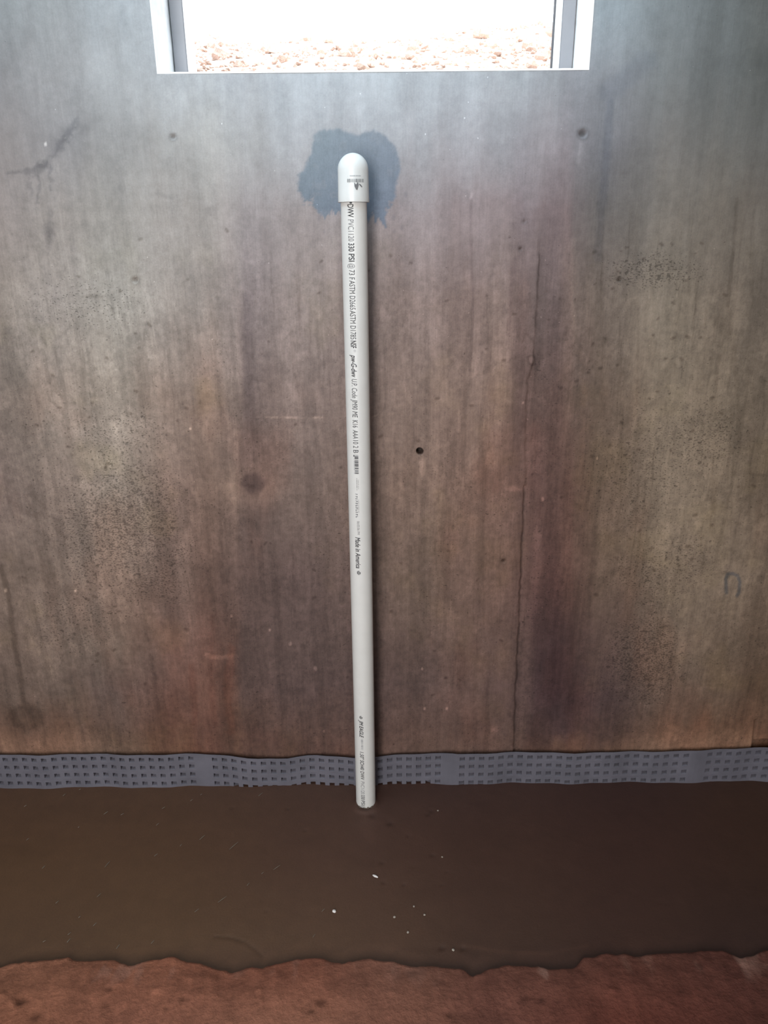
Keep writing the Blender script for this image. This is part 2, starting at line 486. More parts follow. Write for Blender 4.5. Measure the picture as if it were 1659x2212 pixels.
# scratches
stroke([(555, 901), (640, 902), (695, 902)], 2.2, (1.7, 1.68, 1.62), .9, 1, 0.6, 0.35)
stroke([(804, 901), (815, 896)], 1.6, (1.4, 1.38, 1.36), .8, .5)
stroke([(985, 731), (1020, 730)], 1.6, (1.2, 1.2, 1.2), .7, .5)
stroke([(1027, 1330), (1028, 1368)], 1.8, (1.35, 1.32, 1.3), .7, 1, 0.6, .4)
for q in range(16):
    a0, b0 = RNG.uniform(705, 740), RNG.uniform(1230, 1335)
    stroke([(a0, b0), (a0 + RNG.uniform(-9, 9), b0 + RNG.uniform(-9, 9))], 1.4, (1.3, 1.27, 1.27), .7, 1)
# patches round the filled tie holes
tint(blob(535, 1050, 75, 70, 0.6, 12), (1.28, 1.28, 1.24))
tint(blob(548, 1043, 30, 27, 0.35, 13), (0.56, 0.55, 0.59))
stroke([(535, 1048), (545, 1052)], 4, (0.7, 0.68, 0.66), .8)
tint(blob(55, 1548, 42, 34, 0.3, 15) * (v > 1500), (0.62, 0.60, 0.58))
stroke([(3, 1225), (18, 1290), (30, 1380), (42, 1450), (50, 1515)], 5.5, (0.62, 0.60, 0.58), .8, 3)
stroke([(445, 1416), (470, 1421), (500, 1418)], 5, (1.6, 1.6, 1.56), .8, 5)
stroke([(462, 1420), (468, 1436)], 8, (1.22, 1.22, 1.2), .6, 4)
for yy in (1120, 1170, 1240):
    stroke([(40 + (yy - 1120) * .2, yy - 100), (90, yy - 30), (150, yy + 60)], 3, (0.84, 0.82, 0.81), .6, 9)
stroke([(10, 1075), (60, 1110), (120, 1118), (140, 1160)], 5, (0.82, 0.80, 0.80), .6, 10)
stroke([(460, 1330), (455, 1440), (462, 1560)], 6, (0.86, 0.78, 0.76), .6, 6)
stroke([(415, 1440), (420, 1560)], 7, (0.90, 0.80, 0.77), .7, 5)
stroke([(500, 1400), (490, 1500), (500, 1580)], 9, (1.05, 0.88, 0.82), .7, 7)
for pp in ([(1135, 860), (1128, 920)], [(1168, 1080), (1166, 1120)]):
    stroke(pp, 4, (0.85, 0.82, 0.82), .7, 3)
tint(blob(1110, 1055, 22, 8, 0.6, 31), (1.5, 1.46, 1.46))
tint(blob(1068, 1575, 12, 9, 0.6, 37), (1.5, 1.45, 1.42))
for a0, b0, r0 in ((681, 1444, 4.5), (627, 1391, 4), (583, 1361, 3), (1173, 1079, 4), (912, 1445, 3), (500, 1330, 3), (98, 311, 3.5), (965, 1531, 3), (917, 1531, 3), (700, 1580, 2.5), (163, 1276, 3), (12, 1275, 4), (411, 926, 3), (1130, 870, 2.5), (1290, 990, 2.5)):
    tint(blob(a0, b0, r0, r0 * 1.3, .5, a0), (2.3, 2.3, 2.25))
tint(blob(1135, 1000, 34, 50, 0.8, 32), (1.10, 1.10, 1.10))
tint(blob(1025, 720, 30, 10, 0.7, 33), (0.95, 0.95, 0.95))
tint(blob(912, 1010, 8, 24, 0.5, 35), (1.5, 1.48, 1.47))
tint(blob(905, 953, 6, 4, 0.5, 36), (0.72, 0.70, 0.69))
# the crayon hook low on the right
stroke([(1569, 1280), (1568, 1250), (1572, 1240), (1583, 1239), (1593, 1244), (1598, 1256), (1596, 1280), (1592, 1286)], 3.6, (0.50, 0.60, 0.76), .95, 1)
stroke([(1623, 1025), (1655, 1026)], 3, (0.74, 0.74, 0.76), .7, 1)
stroke([(1626, 1025), (1628, 1042)], 3, (0.74, 0.74, 0.76), .7, 1)
# damp grout patch behind the pipe cap, window haze mixed into its tone
patch = [(676, 294), (690, 283), (708, 279), (735, 279), (752, 286), (770, 290), (790, 286), (808, 282), (824, 288), (841, 300), (856, 320), (864, 343), (868, 366), (860, 385), (858, 397), (852, 427), (843, 440), (837, 454), (833, 485), (815, 476), (797, 468), (765, 478), (737, 474), (722, 468), (710, 462), (683, 464), (673, 433), (656, 437), (648, 420), (640, 404), (645, 380), (658, 358), (668, 340), (677, 323)]
m_ = (u > 590) & (u < 920) & (v > 240) & (v < 540)
drip = sstep(400, 470, v[m_])
uu = u[m_] + 7 * fbm(u[m_] / 13, v[m_] / 13, 41, 5)
vv = v[m_] + (5 + 24 * drip) * fbm(u[m_] / 7, v[m_] / (14 + 40 * drip), 44, 4)
dd = poly_dist(uu, vv, patch + patch[:1]) * np.where(inside(uu, vv, patch), 1, -1)
k = sstep(-3.5, 4.5, dd)
k = k * (1 - 0.10 * (fbm(u[m_] / 20, v[m_] / 20, 47, 3) > 0.35))
pc = grid2([640, 870], [280, 480], lin([[(147, 163, 174), (143, 156, 170)], [(118, 130, 144), (114, 124, 140)]]), np.clip(uu, 640, 870), np.clip(vv, 280, 480))
C[m_] = C[m_] * (1 - k[:, None]) + pc * (1 + 0.06 * fbm(u[m_] / 20, v[m_] / 20, 49, 4))[:, None] * k[:, None]
pits[m_] *= 1 - k
for a0, b0, rr in ((876, 420, 5), (690, 470, 6), (850, 470, 5), (868, 492, 4), (851, 500, 4), (700, 500, 3)):
    tint(blob(a0, b0, rr, rr * 1.6, .6, a0), (0.82, 0.83, 0.86))
# pour edge (lift of the form panels): a small real ledge with a thin crack below it
ledge = [(1168, 470), (1160, 505), (1166, 560), (1162, 600), (1158, 660), (1155, 720), (1152, 780), (1140, 820), (1136, 900), (1134, 1050), (1131, 1120), (1127, 1200), (1122, 1330), (1118, 1420), (1114, 1520), (1110, 1625)]
lx = np.interp(v, [p[1] for p in ledge], [p[0] for p in ledge]) + 3 * fbm(v / 20, v * 0 + 1, 71, 3)
act = sstep(500, 560, v) * (v < 1640)
Y = np.zeros(len(u))
Y += act * 0.0022 * sstep(-2, 3, u - lx) * (1 - sstep(20, 130, u - lx))
upper = act * (v < 860)
crack = np.exp(-((u - lx) / 2.2) ** 2) * act
C *= 1 - (0.42 * crack * sstep(-0.5, 0.2, fbm(v / 30, v * 0 + 3, 73, 3) + 0.2 * (v > 1040)) * np.where((v > 820) & (v < 1040), 0.15, 1))[:, None]
C *= 1 - 0.14 * (act * np.exp(-((u - lx - 9) / 12) ** 2) * (v < 800))[:, None]  # shadow right of the ledge, painted into the colour
Y += 0.004 * np.exp(-((u - lx) / 1.8) ** 2) * act * (v > 1050)
tint(blob(1148, 778, 7, 9, .4, 80), (1.25, 1.25, 1.25))
stroke([(1140, 770), (1143, 786), (1155, 790), (1158, 776), (1150, 768), (1141, 770)], 1.6, (0.6, 0.58, 0.58), .8, .6)
stroke([(1128, 740), (1136, 720), (1150, 735)], 1.8, (0.7, 0.68, 0.68), .7, 2)
# bottom right: the panel's lower edge stops short of the floor, the next panel stands further back
botv = np.interp(u, [0, 430, 640, 760, 1110, 1400, 1620, 1630, 1659], [1660, 1660, 1660, 1660, 1660, 1640, 1622, 1600, 1598])
low = sstep(botv - 2, botv + 2, v)
Y += low * 0.012
C *= 1 - 0.35 * low[:, None]
seam = np.exp(-((u - (1628 + (v - 1600) * -0.1)) / 2.2) ** 2) * (v > 1555)
Y += seam * 0.004
C *= 1 - 0.3 * seam[:, None]
# tie holes
for a0, b0, r0, dep, dark in ((374, 296, 7, .003, .55), (292, 605, 8, .003, .42), (1259, 289, 11, .005, .45), (1338, 604, 5, .005, .35), (1124, 537, 4, .003, .55), (1088, 1212, 5, .006, .25), (1133, 478, 5, .002, .75)):
    d = np.hypot(u - a0, (v - b0) * 1.05)
    Y += dep * (1 - sstep(r0 * .55, r0 * .95, d))
    C *= 1 - (1 - dark) * ((1 - sstep(r0 * .4, r0 * .8, d)) * 0.9)[:, None]
    C *= 1 - 0.22 * (np.exp(-((d - r0 * 1.2) / 3.0) ** 2))[:, None]
    if (a0, b0) == (292, 605):
        C *= 1 + 0.5 * (1 - sstep(2, 4, d))[:, None]
dh = np.hypot(x - hx, (z - hz) * 0.95 + 0.15 * (x - hx))
Y += 0.030 * (1 - sstep(0.0060, 0.0082, dh))
C *= 1 - 0.80 * (1 - sstep(0.006, 0.0085, dh))[:, None]
# loose larger bug-holes
for q in range(150):
    if q < 70:
        a0, b0 = RNG.normal(1440, 110), RNG.uniform(520, 1300)
    elif q < 115:
        a0, b0 = RNG.normal(230, 120), RNG.uniform(480, 1500)
    else:
        a0, b0 = RNG.uniform(500, 1120), RNG.uniform(500, 1560)
    s = RNG.uniform(1.5, 3.6)
    ang = RNG.uniform(-1, 1)
    L = RNG.uniform(1, 6)
    stroke([(a0, b0), (a0 + L * math.cos(ang), b0 + L * math.sin(ang))], s, (0.55, 0.52, 0.50), .8, 1)
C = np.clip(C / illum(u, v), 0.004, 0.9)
if CALIB:
    C[:] = 0.25
    pits[:] = 0
# general relief of the face
Y += 0.0016 * fbm(x * 3, z * 2, 51, 4) + 0.0006 * n3
# ragged arris round the opening
P[..., 1] = Y.reshape(nz, nx)
xc, zc = 0.5 * (xs[1:] + xs[:-1]), 0.5 * (zs[1:] + zs[:-1])
hole = (xc[None, :] > WX0) & (xc[None, :] < WX1) & (zc[:, None] > WZ0) & (zc[:, None] < WZ1)
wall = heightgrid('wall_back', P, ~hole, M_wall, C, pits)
tag(wall, kind='structure')

# the opening's reveal: concrete thickness behind the face with a broken arris
def strip(name, pts_in, pts_out, mat, parent):
    n = len(pts_in)
    vs = list(pts_in) + list(pts_out)
    return mesh_obj(name, vs, [(i, i + 1, n + i + 1, n + i) for i in range(n - 1)], mat, parent)
M_reveal = noisy('reveal_concrete', (0.80, 0.79, 0.78), 0.8, 0.2, 40, 0.1, 0.3, 0.002)  # concrete whitened to stand in for daylight flooding the opening
bmr = bmesh.new()
def loop_ring(y, inset, jag=0.0):
    pts = []
    n = 90
    rr = random.Random(5)
    def j():
        return rr.uniform(0, 1) ** 3 * jag
    for i in range(n):
        pts.append((WX0 - inset + j() + (WX1 - WX0 + 2 * inset) * i / n, y, WZ0 - inset + j()))
    for i in range(40):
        pts.append((WX1 + inset - j(), y, WZ0 - inset + (WZ1 - WZ0 + 2 * inset) * i / 40))
    for i in range(n):
        pts.append((WX1 + inset - (WX1 - WX0 + 2 * inset) * i / n, y, WZ1 + inset - j()))
    for i in range(40):
        pts.append((WX0 - inset + j(), y, WZ1 + inset - (WZ1 - WZ0 + 2 * inset) * i / 40))
    return [bmr.verts.new(p) for p in pts]
rings = [loop_ring(-0.0010, 0.0012), loop_ring(-0.0008, 0.0, .002), loop_ring(0.002, -0.002, .001), loop_ring(THK, -0.002)]
for a, b in zip(rings[:-1], rings[1:]):
    for i in range(len(a)):
        k = (i + 1) % len(a)
        bmr.faces.new((a[i], a[k], b[k], b[i]))
reveal = bm_obj('wall_reveal', bmr, M_reveal, wall)
# outer face of the wall
bm = bmesh.new()
box(bm, RX0 - .2, WX0, THK - 0.03, THK, -.12, RZ + .2)
box(bm, WX1, RX1 + .2, THK - 0.03, THK, -.12, RZ + .2)
box(bm, WX0, WX1, THK - 0.03, THK, -.12, WZ0 - 0.002)
box(bm, WX0, WX1, THK - 0.03, THK, WZ1 + 0.002, RZ + .2)
bm_obj('outer_face', bm, M_conc, wall)

# ------------------------------------------------------------------ window frame set in the opening
fy0, fy1 = 0.115, 0.175
fw = 0.026
win = bpy.data.objects.new('window_1', None)
COL.objects.link(win)
win.location = (0.5 * (WX0 + WX1), fy0, WZ0)
tag(win, kind='structure')
ox, oz = win.location.x, win.location.z
WI0, WI1 = WX0 + 0.004, WX1 - 0.004
def frame_piece(name, x0, x1, z0, z1, y0=fy0, y1=fy1):
    bm = bmesh.new()
    box(bm, x0 - ox, x1 - ox, y0 - fy0, y1 - fy0, z0 - oz, z1 - oz)
    bmesh.ops.bevel(bm, geom=bm.edges[:], offset=0.0015, segments=2, affect='EDGES')
    return bm_obj(name, bm, M_frame, win)
frame_piece('frame_side', WI0, WI0 + fw, WZ0 + .005, WZ1 - .005)
frame_piece('frame_side', WI1 - fw, WI1, WZ0 + .005, WZ1 - .005)
frame_piece('frame_head', WI0 + fw, WI1 - fw, WZ1 - .005 - fw, WZ1 - .005)
frame_piece('frame_sill', WI0 + fw, WI1 - fw, WZ0 + .003, WZ0 + .007)
for a0, a1 in ((WI0 + fw, WI0 + fw + .002), (WI1 - fw - .002, WI1 - fw)):
    bm = bmesh.new()
    box(bm, a0 - ox, a1 - ox, 0.0015, fy1 - fy0 + .01, .006, WZ1 - oz - .033)
    bm_obj('frame_lit_face', bm, M_lit_face, win)  # added pale plates, painted light on the frame's inner sides
bm = bmesh.new()
box(bm, WI1 - fw - .0035 - ox, WI1 - fw - .0022 - ox, fy1 - fy0 - .006, fy1 - fy0 + .010, .006, WZ1 - oz - .033)
bm_obj('seal_strip', bm, M_seal, win)

# ------------------------------------------------------------------ other walls, ceiling
def struct(name, boxes, mat):
    bm = bmesh.new()
    for b in boxes:
        box(bm, *b)
    return tag(bm_obj(name, bm, mat), kind='structure')
RY = -3.6
struct('wall_left', [(RX0 - .2, RX0, RY, .02, -.12, RZ)], M_conc)
struct('wall_right', [(RX1, RX1 + .2, RY, .02, -.12, RZ)], M_conc)
struct('wall_front', [(RX0 - .2, -1.30, RY - .2, RY, -.12, RZ), (-.10, RX1 + .2, RY - .2, RY, -.12, RZ), (-1.30, -.10, RY - .2, RY, 2.45, RZ)], M_conc)
struct('ceiling', [(RX0 - .2, -1.15, RY - .2, .17, RZ, RZ + .04), (.25, RX1 + .2, RY - .2, .17, RZ, RZ + .04), (-1.15, .25, RY - .2, -1.05, RZ, RZ + .04), (-1.15, .25, -.27, .17, RZ, RZ + .04), (-1.19, .29, -1.09, -.23, RZ + .5, RZ + .54), (-1.19, -1.15, -1.09, -.23, RZ + .04, RZ + .5), (.25, .29, -1.09, -.23, RZ + .04, RZ + .5), (-1.15, .25, -1.09, -1.05, RZ + .04, RZ + .5), (-1.15, .25, -.27, -.23, RZ + .04, RZ + .5)], M_timber)  # last boxes: added hatch shaft, lidded to keep the sun out

# ------------------------------------------------------------------ floor: smooth wet concrete strip, then red earth
ex = [0, 60, 100, 150, 165, 250, 280, 330, 380, 430, 500, 540, 570, 640, 700, 740, 800, 850, 880, 960, 1000, 1020, 1050, 1100, 1180, 1240, 1260, 1310, 1350, 1370, 1450, 1560, 1600, 1659]
ev = [2090, 2075, 2070, 2068, 2075, 2072, 2085, 2072, 2068, 2080, 2100, 2088, 2090, 2072, 2070, 2082, 2070, 2075, 2085, 2090, 2092, 2110, 2092, 2085, 2092, 2090, 2070, 2058, 2060, 2064, 2058, 2050, 2068, 2052]
fx_ = axis(RX0, RX1, -1.02, 1.02, 0.004, 0.04)
fy_ = axis(-0.78, 0.03, -0.78, 0.03, 0.004, 0.04)
FX, FY = np.meshgrid(fx_, fy_)
P = np.stack([FX, FY, np.zeros_like(FX)], -1)
fu, fv = proj(P.reshape(-1, 3))
x, y = FX.ravel(), FY.ravel()
fcol = [0, 300, 700, 850, 1050, 1350, 1659]  # mud tones below have the light's falloff to the right painted in
mudT = lin([[(70, 55, 44), (70, 55, 44), (66, 52, 46), (60, 46, 42), (57, 43, 40), (52, 38, 36), (54, 40, 33)],
            [(72, 57, 42), (73, 58, 44), (69, 54, 46), (66, 51, 44), (60, 45, 39), (54, 39, 35), (52, 38, 32)],
            [(74, 60, 46), (76, 62, 47), (76, 62, 50), (72, 58, 48), (60, 47, 40), (54, 40, 35), (48, 36, 33)],
            [(72, 58, 46), (74, 60, 48), (72, 58, 48), (70, 56, 48), (60, 47, 41), (54, 40, 36), (48, 36, 34)]])
C = grid2(fcol, [1690, 1850, 2030, 2090], mudT, np.clip(fu + 40 * fbm(x * 3, y * 5, 5), 0, 1659), np.clip(fv, 1690, 2090))
C *= (1 + 0.06 * fbm(x * 12, y * 20, 6, 4) + 0.05 * fbm(x * 60, y * 60, 9, 3))[:, None]
Zm = 0.0012 * fbm(x * 4, y * 6, 14, 3) + 0.0004 * fbm(x * 50, y * 50, 15, 3)
edgev = np.interp(fu, ex, ev)
C *= 1 - 0.12 * np.exp(-((fv - edgev + 4) / 9) ** 2)[:, None]
C *= 1 + np.array([0.10, 0.10, 0.10]) * (np.exp(-((fv - edgev + 24) / 12) ** 2) * (fbm(x * 30, y * 50, 18, 3) > 0))[:, None]
# trowelled skim line near the earth, drips below the pipe, sunk bubbles
arc = [(465, 2024), (500, 2026), (530, 2036), (552, 2052), (566, 2066)]
da = poly_dist(fu, fv, arc)
Zm -= 0.0012 * np.exp(-(da / 2.5) ** 2)
C *= 1 - 0.25 * np.exp(-(da / 2.2) ** 2)[:, None]
arc2 = [(1000, 2042), (1080, 2056), (1180, 2060), (1270, 2042)]
C *= 1 + 0.22 * np.exp(-(poly_dist(fu, fv, arc2) / 4) ** 2)[:, None]
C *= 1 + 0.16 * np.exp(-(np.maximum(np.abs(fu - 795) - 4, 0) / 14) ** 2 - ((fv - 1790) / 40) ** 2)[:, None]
for a0, b0, r0 in ((843, 1778, 7), (805, 1762, 8), (882, 1806, 3), (826, 1864, 4), (934, 1848, 4), (966, 1884, 3), (829, 1907, 4), (873, 1912, 4), (955, 1912, 3), (577, 1969, 3), (932, 1753, 6), (925, 1760, 4), (1000, 2050, 6), (955, 2048, 6), (622, 1748, 3), (502, 1746, 3), (660, 1795, 3)):
    d = np.hypot(fu - a0, (fv - b0) * 1.2)
    Zm -= 0.002 * np.exp(-(d / r0) ** 2)
    C *= 1 - 0.28 * np.exp(-(d / r0) ** 2)[:, None]
    C *= 1 + 0.15 * np.exp(-(np.hypot(fu - a0, fv - b0 - r0 * 1.5) / 2.5) ** 2)[:, None]
pb = on_z(790.5, 1738)
dp = np.hypot(x - pb[0], y - pb[1])
Zm += 0.0035 * np.exp(-((dp - 0.026) / 0.006) ** 2)
P[..., 2] = Zm.reshape(FX.shape)
FE = 0.85
C *= np.array([1.0, 0.775, 0.655])
floor = heightgrid('floor', P, np.ones((len(fy_) - 1, len(fx_) - 1), bool), M_mud, np.clip(C / FE, .004, .9))
tag(floor, kind='structure')

gx_ = axis(RX0, RX1, -1.0, 1.0, 0.004, 0.05)
gy_ = axis(RY, -0.40, -0.72, -0.40, 0.004, 0.05)
GX, GY = np.meshgrid(gx_, gy_)
P = np.stack([GX, GY, np.zeros_like(GX)], -1)
gu, gv = proj(P.reshape(-1, 3))
x, y = GX.ravel(), GY.ravel()
near = y > -1.0
gvv = np.where(near, gv, 2500)
dep = gvv - np.interp(gu, ex, ev) + 5 * fbm(x * 45, y * 45, 81, 4)
Z = -0.012 + 0.020 * sstep(-6, 9, dep) + 0.010 * sstep(0, 90, dep)
Z += sstep(0, 30, dep) * (0.006 * fbm(x * 9, y * 9, 83, 4) + 0.0022 * fbm(x * 45, y * 40, 84, 4))
et = lin([[(112, 78, 62), (114, 76, 60), (112, 72, 58), (108, 76, 64), (98, 66, 56), (84, 54, 46), (74, 46, 40)],
          [(112, 76, 60), (112, 76, 62), (112, 78, 64), (104, 72, 60), (88, 58, 50), (82, 48, 40), (70, 42, 36)]])  # earth tones, weaker light on the right put into the colour
C = grid2([0, 300, 640, 850, 1050, 1350, 1659], [2080, 2212], et, np.clip(gu + 50 * fbm(x * 4, y * 5, 85), 0, 1659), np.clip(gvv, 2080, 2212))
C *= (1 + 0.16 * fbm(x * 14, y * 14, 86, 5) + 0.12 * fbm(x * 50, y * 24, 87, 4))[:, None]
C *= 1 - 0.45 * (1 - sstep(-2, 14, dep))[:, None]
C *= (1 + 0.16 * fbm(x * 70, y * 18, 89, 4))[:, None]
pale = sstep(0.25, 0.6, fbm(x * 34, y * 13, 88, 4)) * (1 - sstep(20, 90, dep)) * (0.35 + 0.65 * (np.exp(-((gu - 1190) / 70) ** 2) + np.exp(-((gu - 1600) / 60) ** 2) + 0.5 * np.exp(-((gu - 200) / 160) ** 2)))
C = C * (1 - 0.55 * pale[:, None]) + lin((135, 108, 98)) * 0.55 * pale[:, None]
for a0, b0, r0, q in ((52, 2172, 11, -1), (44, 2178, 8, -1), (240, 2150, 6, -1), (397, 2172, 6, -1), (695, 2178, 11, -1), (675, 2199, 5, -1), (363, 2195, 5, -1), (80, 2210, 14, -1), (1018, 2102, 6, -1), (1038, 2100, 10, -1), (30, 2178, 8, 1), (5, 2165, 8, 1), (340, 2155, 7, 1), (430, 2165, 14, .5), (560, 2155, 6, 1), (412, 2128, 9, .6), (1135, 2168, 12, -.7), (1170, 2172, 9, -.7), (1318, 2158, 7, 1), (970, 2203, 8, -.8), (1510, 2094, 8, -.6)):
    d = np.hypot(gu - a0, (gvv - b0) * 1.3)
    kk = np.exp(-(d / r0) ** 2)
    C *= 1 + (0.35 * q if q > 0 else 0.5 * q) * kk[:, None]
    Z += 0.004 * q * kk
P[..., 2] = Z.reshape(GX.shape)
C *= np.array([1.10, 0.98, 0.92])
earth = heightgrid('earth_floor', P, np.ones((len(gy_) - 1, len(gx_) - 1), bool), M_earth, np.clip(C / FE, .004, .9))
tag(earth, kind='structure')

# ------------------------------------------------------------------ dimpled drainage membrane along the wall foot
tv = [(-80, 1630.5), (0, 1629.5), (430, 1629), (505, 1632.5), (560, 1637.5), (615, 1638.6), (650, 1634.5), (680, 1632), (725, 1632.5), (765, 1636), (815, 1633.5), (870, 1629.5), (925, 1629.5), (950, 1626), (975, 1624.6), (995, 1627.3), (1100, 1625.6), (1400, 1624), (1470, 1620.6), (1495, 1618.8), (1522, 1619.3), (1600, 1618), (1659, 1614), (1740, 1611)]
bu = [-80, 0, 430, 640, 770, 820, 1100, 1300, 1659, 1740]
bv = [1696, 1696, 1695, 1695, 1694, 1691, 1686, 1684, 1680, 1679]
bxs, bys = [], []
for a, b in zip(bu, bv):
    p = on_z(a, b, 0.0)
    bxs.append(p[0])
    bys.append(p[1])
def mem_y(x):
    return np.minimum(np.interp(x, bxs, bys), -0.014)
txs, tzs = [], []
for a, b in tv:
    p = on_y(a, b, -0.022)
    txs.append(p[0])
    yy = float(mem_y(p[0]))
    p = on_y(a, b, yy)
    tzs.append(p[2])
def mem_top(x):
    return np.interp(x, txs, tzs)
def mem_pt(x, s, d):
    """s: distance down from the top edge, d: depth pressed towards the wall"""
    zt = float(mem_top(x))
    wob = 0.003 * math.sin(x * 23) + 0.0015 * math.sin(x * 61 + 1)
    return (x, float(mem_y(x)) + d + wob - 0.004 + 0.003, zt - s)
band = [on_z(a, 1690, 0)[0] for a in (447, 967, 1498)]
per = (band[2] - band[0]) / 2
pitch = (per - 0.036) / 24
cells = []
for k in range(-5, 7):
    b0 = band[0] + k * per
    cells.append((b0 - 0.018, b0 - 0.006, 0)); cells.append((b0 - 0.006, b0 + 0.006, 0)); cells.append((b0 + 0.006, b0 + 0.018, 0))
    for j in range(24):
        cells.append((b0 + 0.018 + j * pitch, b0 + 0.018 + (j + 1) * pitch, 1))
cells = [c for c in cells if c[0] > RX0 + .005 and c[1] < RX1 - .005]
bm = bmesh.new()
vc = {}
def mv(x, s, d):
    key = (round(x, 5), round(s, 5), round(d, 5))
    if key not in vc:
        vc[key] = bm.verts.new(mem_pt(x, s, d))
    return vc[key]
rows_s = [0.0, 0.0022] + [0.0022 + pitch * k for k in range(1, 6)]
for x0, x1, kind in cells:
    for r in range(len(rows_s) - 1):
        s0, s1 = rows_s[r], rows_s[r + 1]
        if not kind or r == 0:
            bm.faces.new((mv(x0, s0, 0), mv(x0, s1, 0), mv(x1, s1, 0), mv(x1, s0, 0)))
            continue
        ix, iz, dp_ = 0.0054, 0.0058, 0.0095
        fx0, fx1, fs0, fs1 = x0 + ix, x1 - ix, s0 + iz, s1 - iz
        g = 0.0012
        A = [mv(x0, s0, 0), mv(x0, s1, 0), mv(x1, s1, 0), mv(x1, s0, 0)]
        B = [mv(fx0, fs0, 0), mv(fx0, fs1, 0), mv(fx1, fs1, 0), mv(fx1, fs0, 0)]
        D = [mv(fx0 + g, fs0 + g, dp_), mv(fx0 + g, fs1 - 2.2 * g, dp_), mv(fx1 - g, fs1 - 2.2 * g, dp_), mv(fx1 - g, fs0 + g, dp_)]
        for i in range(4):
            k = (i + 1) % 4
            bm.faces.new((A[i], A[k], B[k], B[i]))
            bm.faces.new((B[i], B[k], D[k], D[i]))
        bm.faces.new(D)
memb = bm_obj('drainage_membrane', bm, M_memb)
so = memb.modifiers.new('thickness', 'SOLIDIFY')
so.thickness = 0.0014
so.offset = 1
tag(memb, 'grey plastic drainage sheet with rows of square dimples along the wall foot', 'membrane')

# ------------------------------------------------------------------ pipe, cap, markings
PR = 0.02415
PY = -0.075
ptop = on_y(764, 432, PY)
pbot = on_z(790.5, 1737, 0.0)
pbot = np.array([on_y(790.5, 1730, PY)[0], PY, 0.0])
ax0, ax1 = pbot, np.array([ptop[0], PY, ptop[2]])
def axis_x(z):
    t = z / ax1[2]
    return ax0[0] + (ax1[0] - ax0[0]) * t
def z_of(v, front=PR):
    # height of the pixel row v on the front of the pipe
    return on_y(777, v, PY - front)[2]
pipe = bpy.data.objects.new('standpipe', None)
COL.objects.link(pipe)
pipe.location = (ax0[0], PY, 0)
tag(pipe, 'upright white plastic pipe with rounded cap standing before the concrete wall', 'pipe')
def lathe(name, prof, mat, parent, seg=72):
    bm = bmesh.new()
    rings = []
    for r, zz in prof:
        cx = axis_x(zz) - ax0[0]
        if r < 1e-6:
            rings.append([bm.verts.new((cx, 0, zz))])
        else:
            rings.append([bm.verts.new((cx + r * math.cos(2 * math.pi * i / seg), r * math.sin(2 * math.pi * i / seg), zz)) for i in range(seg)])
    for a, b in zip(rings[:-1], rings[1:]):
        for i in range(seg):
            k = (i + 1) % seg
            if len(b) == 1:
                bm.faces.new((a[i], a[k], b[0]))
            elif len(a) == 1:
                bm.faces.new((a[0], b[k], b[i]))
            else:
                bm.faces.new((a[i], a[k], b[k], b[i]))
    bmesh.ops.recalc_face_normals(bm, faces=bm.faces[:])
    return bm_obj(name, bm, mat, parent, True)
zc0 = z_of(436)
zt = on_y(764, 330, PY)[2]
lathe('pipe', [(PR, -0.05)] + [(PR, k * 0.05) for k in range(0, int(zc0 / 0.05))] + [(PR, zc0 + 0.02)], M_pvc, pipe)
CR = 0.0279
dome = [(0.0262, zc0 + .001), (0.0268, zc0), (CR + .0006, zc0), (CR + .0008, zc0 + 0.001), (CR + .0006, zc0 + 0.012), (CR, zt - CR * 1.02 - .004)]
for k in range(0, 15):
    a = math.pi / 2 * k / 14
    dome.append((max(CR * math.cos(a), 0) if k < 14 else 0.0, zt - CR * 1.02 + CR * 1.02 * math.sin(a)))
cap = lathe('cap', dome, M_cap, pipe)

def wrap(mesh_pts_faces, name, mat, R, parent):
    verts, faces = mesh_pts_faces
    bm = bmesh.new()
    vs = [bm.verts.new((p[0], p[1], 0)) for p in verts]
    for f in faces:
        try:
            bm.faces.new([vs[i] for i in f])
        except ValueError:
            pass
    ys = [p[1] for p in verts]
    lo, hi = min(ys), max(ys)
    n = max(2, int((hi - lo) / 0.0016))
    for k in range(1, n):
        yy = lo + (hi - lo) * k / n
        bmesh.ops.bisect_plane(bm, geom=bm.verts[:] + bm.edges[:] + bm.faces[:], plane_co=(0, yy, 0), plane_no=(0, 1, 0))
    for vt in bm.verts:
        # first coordinate = height z, second = arc length from the front line (positive towards +x)
        zz, arc = vt.co.x, vt.co.y
        a = arc / R
        r = R + 0.00022
        vt.co = (axis_x(zz) - ax0[0] + r * math.sin(a), -r * math.cos(a), zz)
    bmesh.ops.recalc_face_normals(bm, faces=bm.faces[:])
    return bm_obj(name, bm, mat, parent)

def text_geo(body, shear=0.0, bold=0.0):
    cu = bpy.data.curves.new('txt', 'FONT')
    cu.body = body
    cu.size = 1.0
    cu.shear = shear
    cu.resolution_u = 3
    ob = bpy.data.objects.new('txt', cu)
    COL.objects.link(ob)
    dg = bpy.context.evaluated_depsgraph_get()
    me = bpy.data.meshes.new_from_object(ob.evaluated_get(dg))
    vs = np.array([v_.co[:2] for v_ in me.vertices])
    fs = [list(p.vertices) for p in me.polygons]
    if bold:
        n0, base_v, base_f = len(vs), vs, fs
        vs = np.concatenate([base_v + np.array(d) * bold * 1.3 for d in ((1, 1), (1, -1), (-1, 1), (-1, -1))])
        fs = [[i + k * n0 for i in f] for k in range(4) for f in base_f]
    bpy.data.objects.remove(ob)
    bpy.data.curves.remove(cu)
    bpy.data.meshes.remove(me)
    return vs, fs

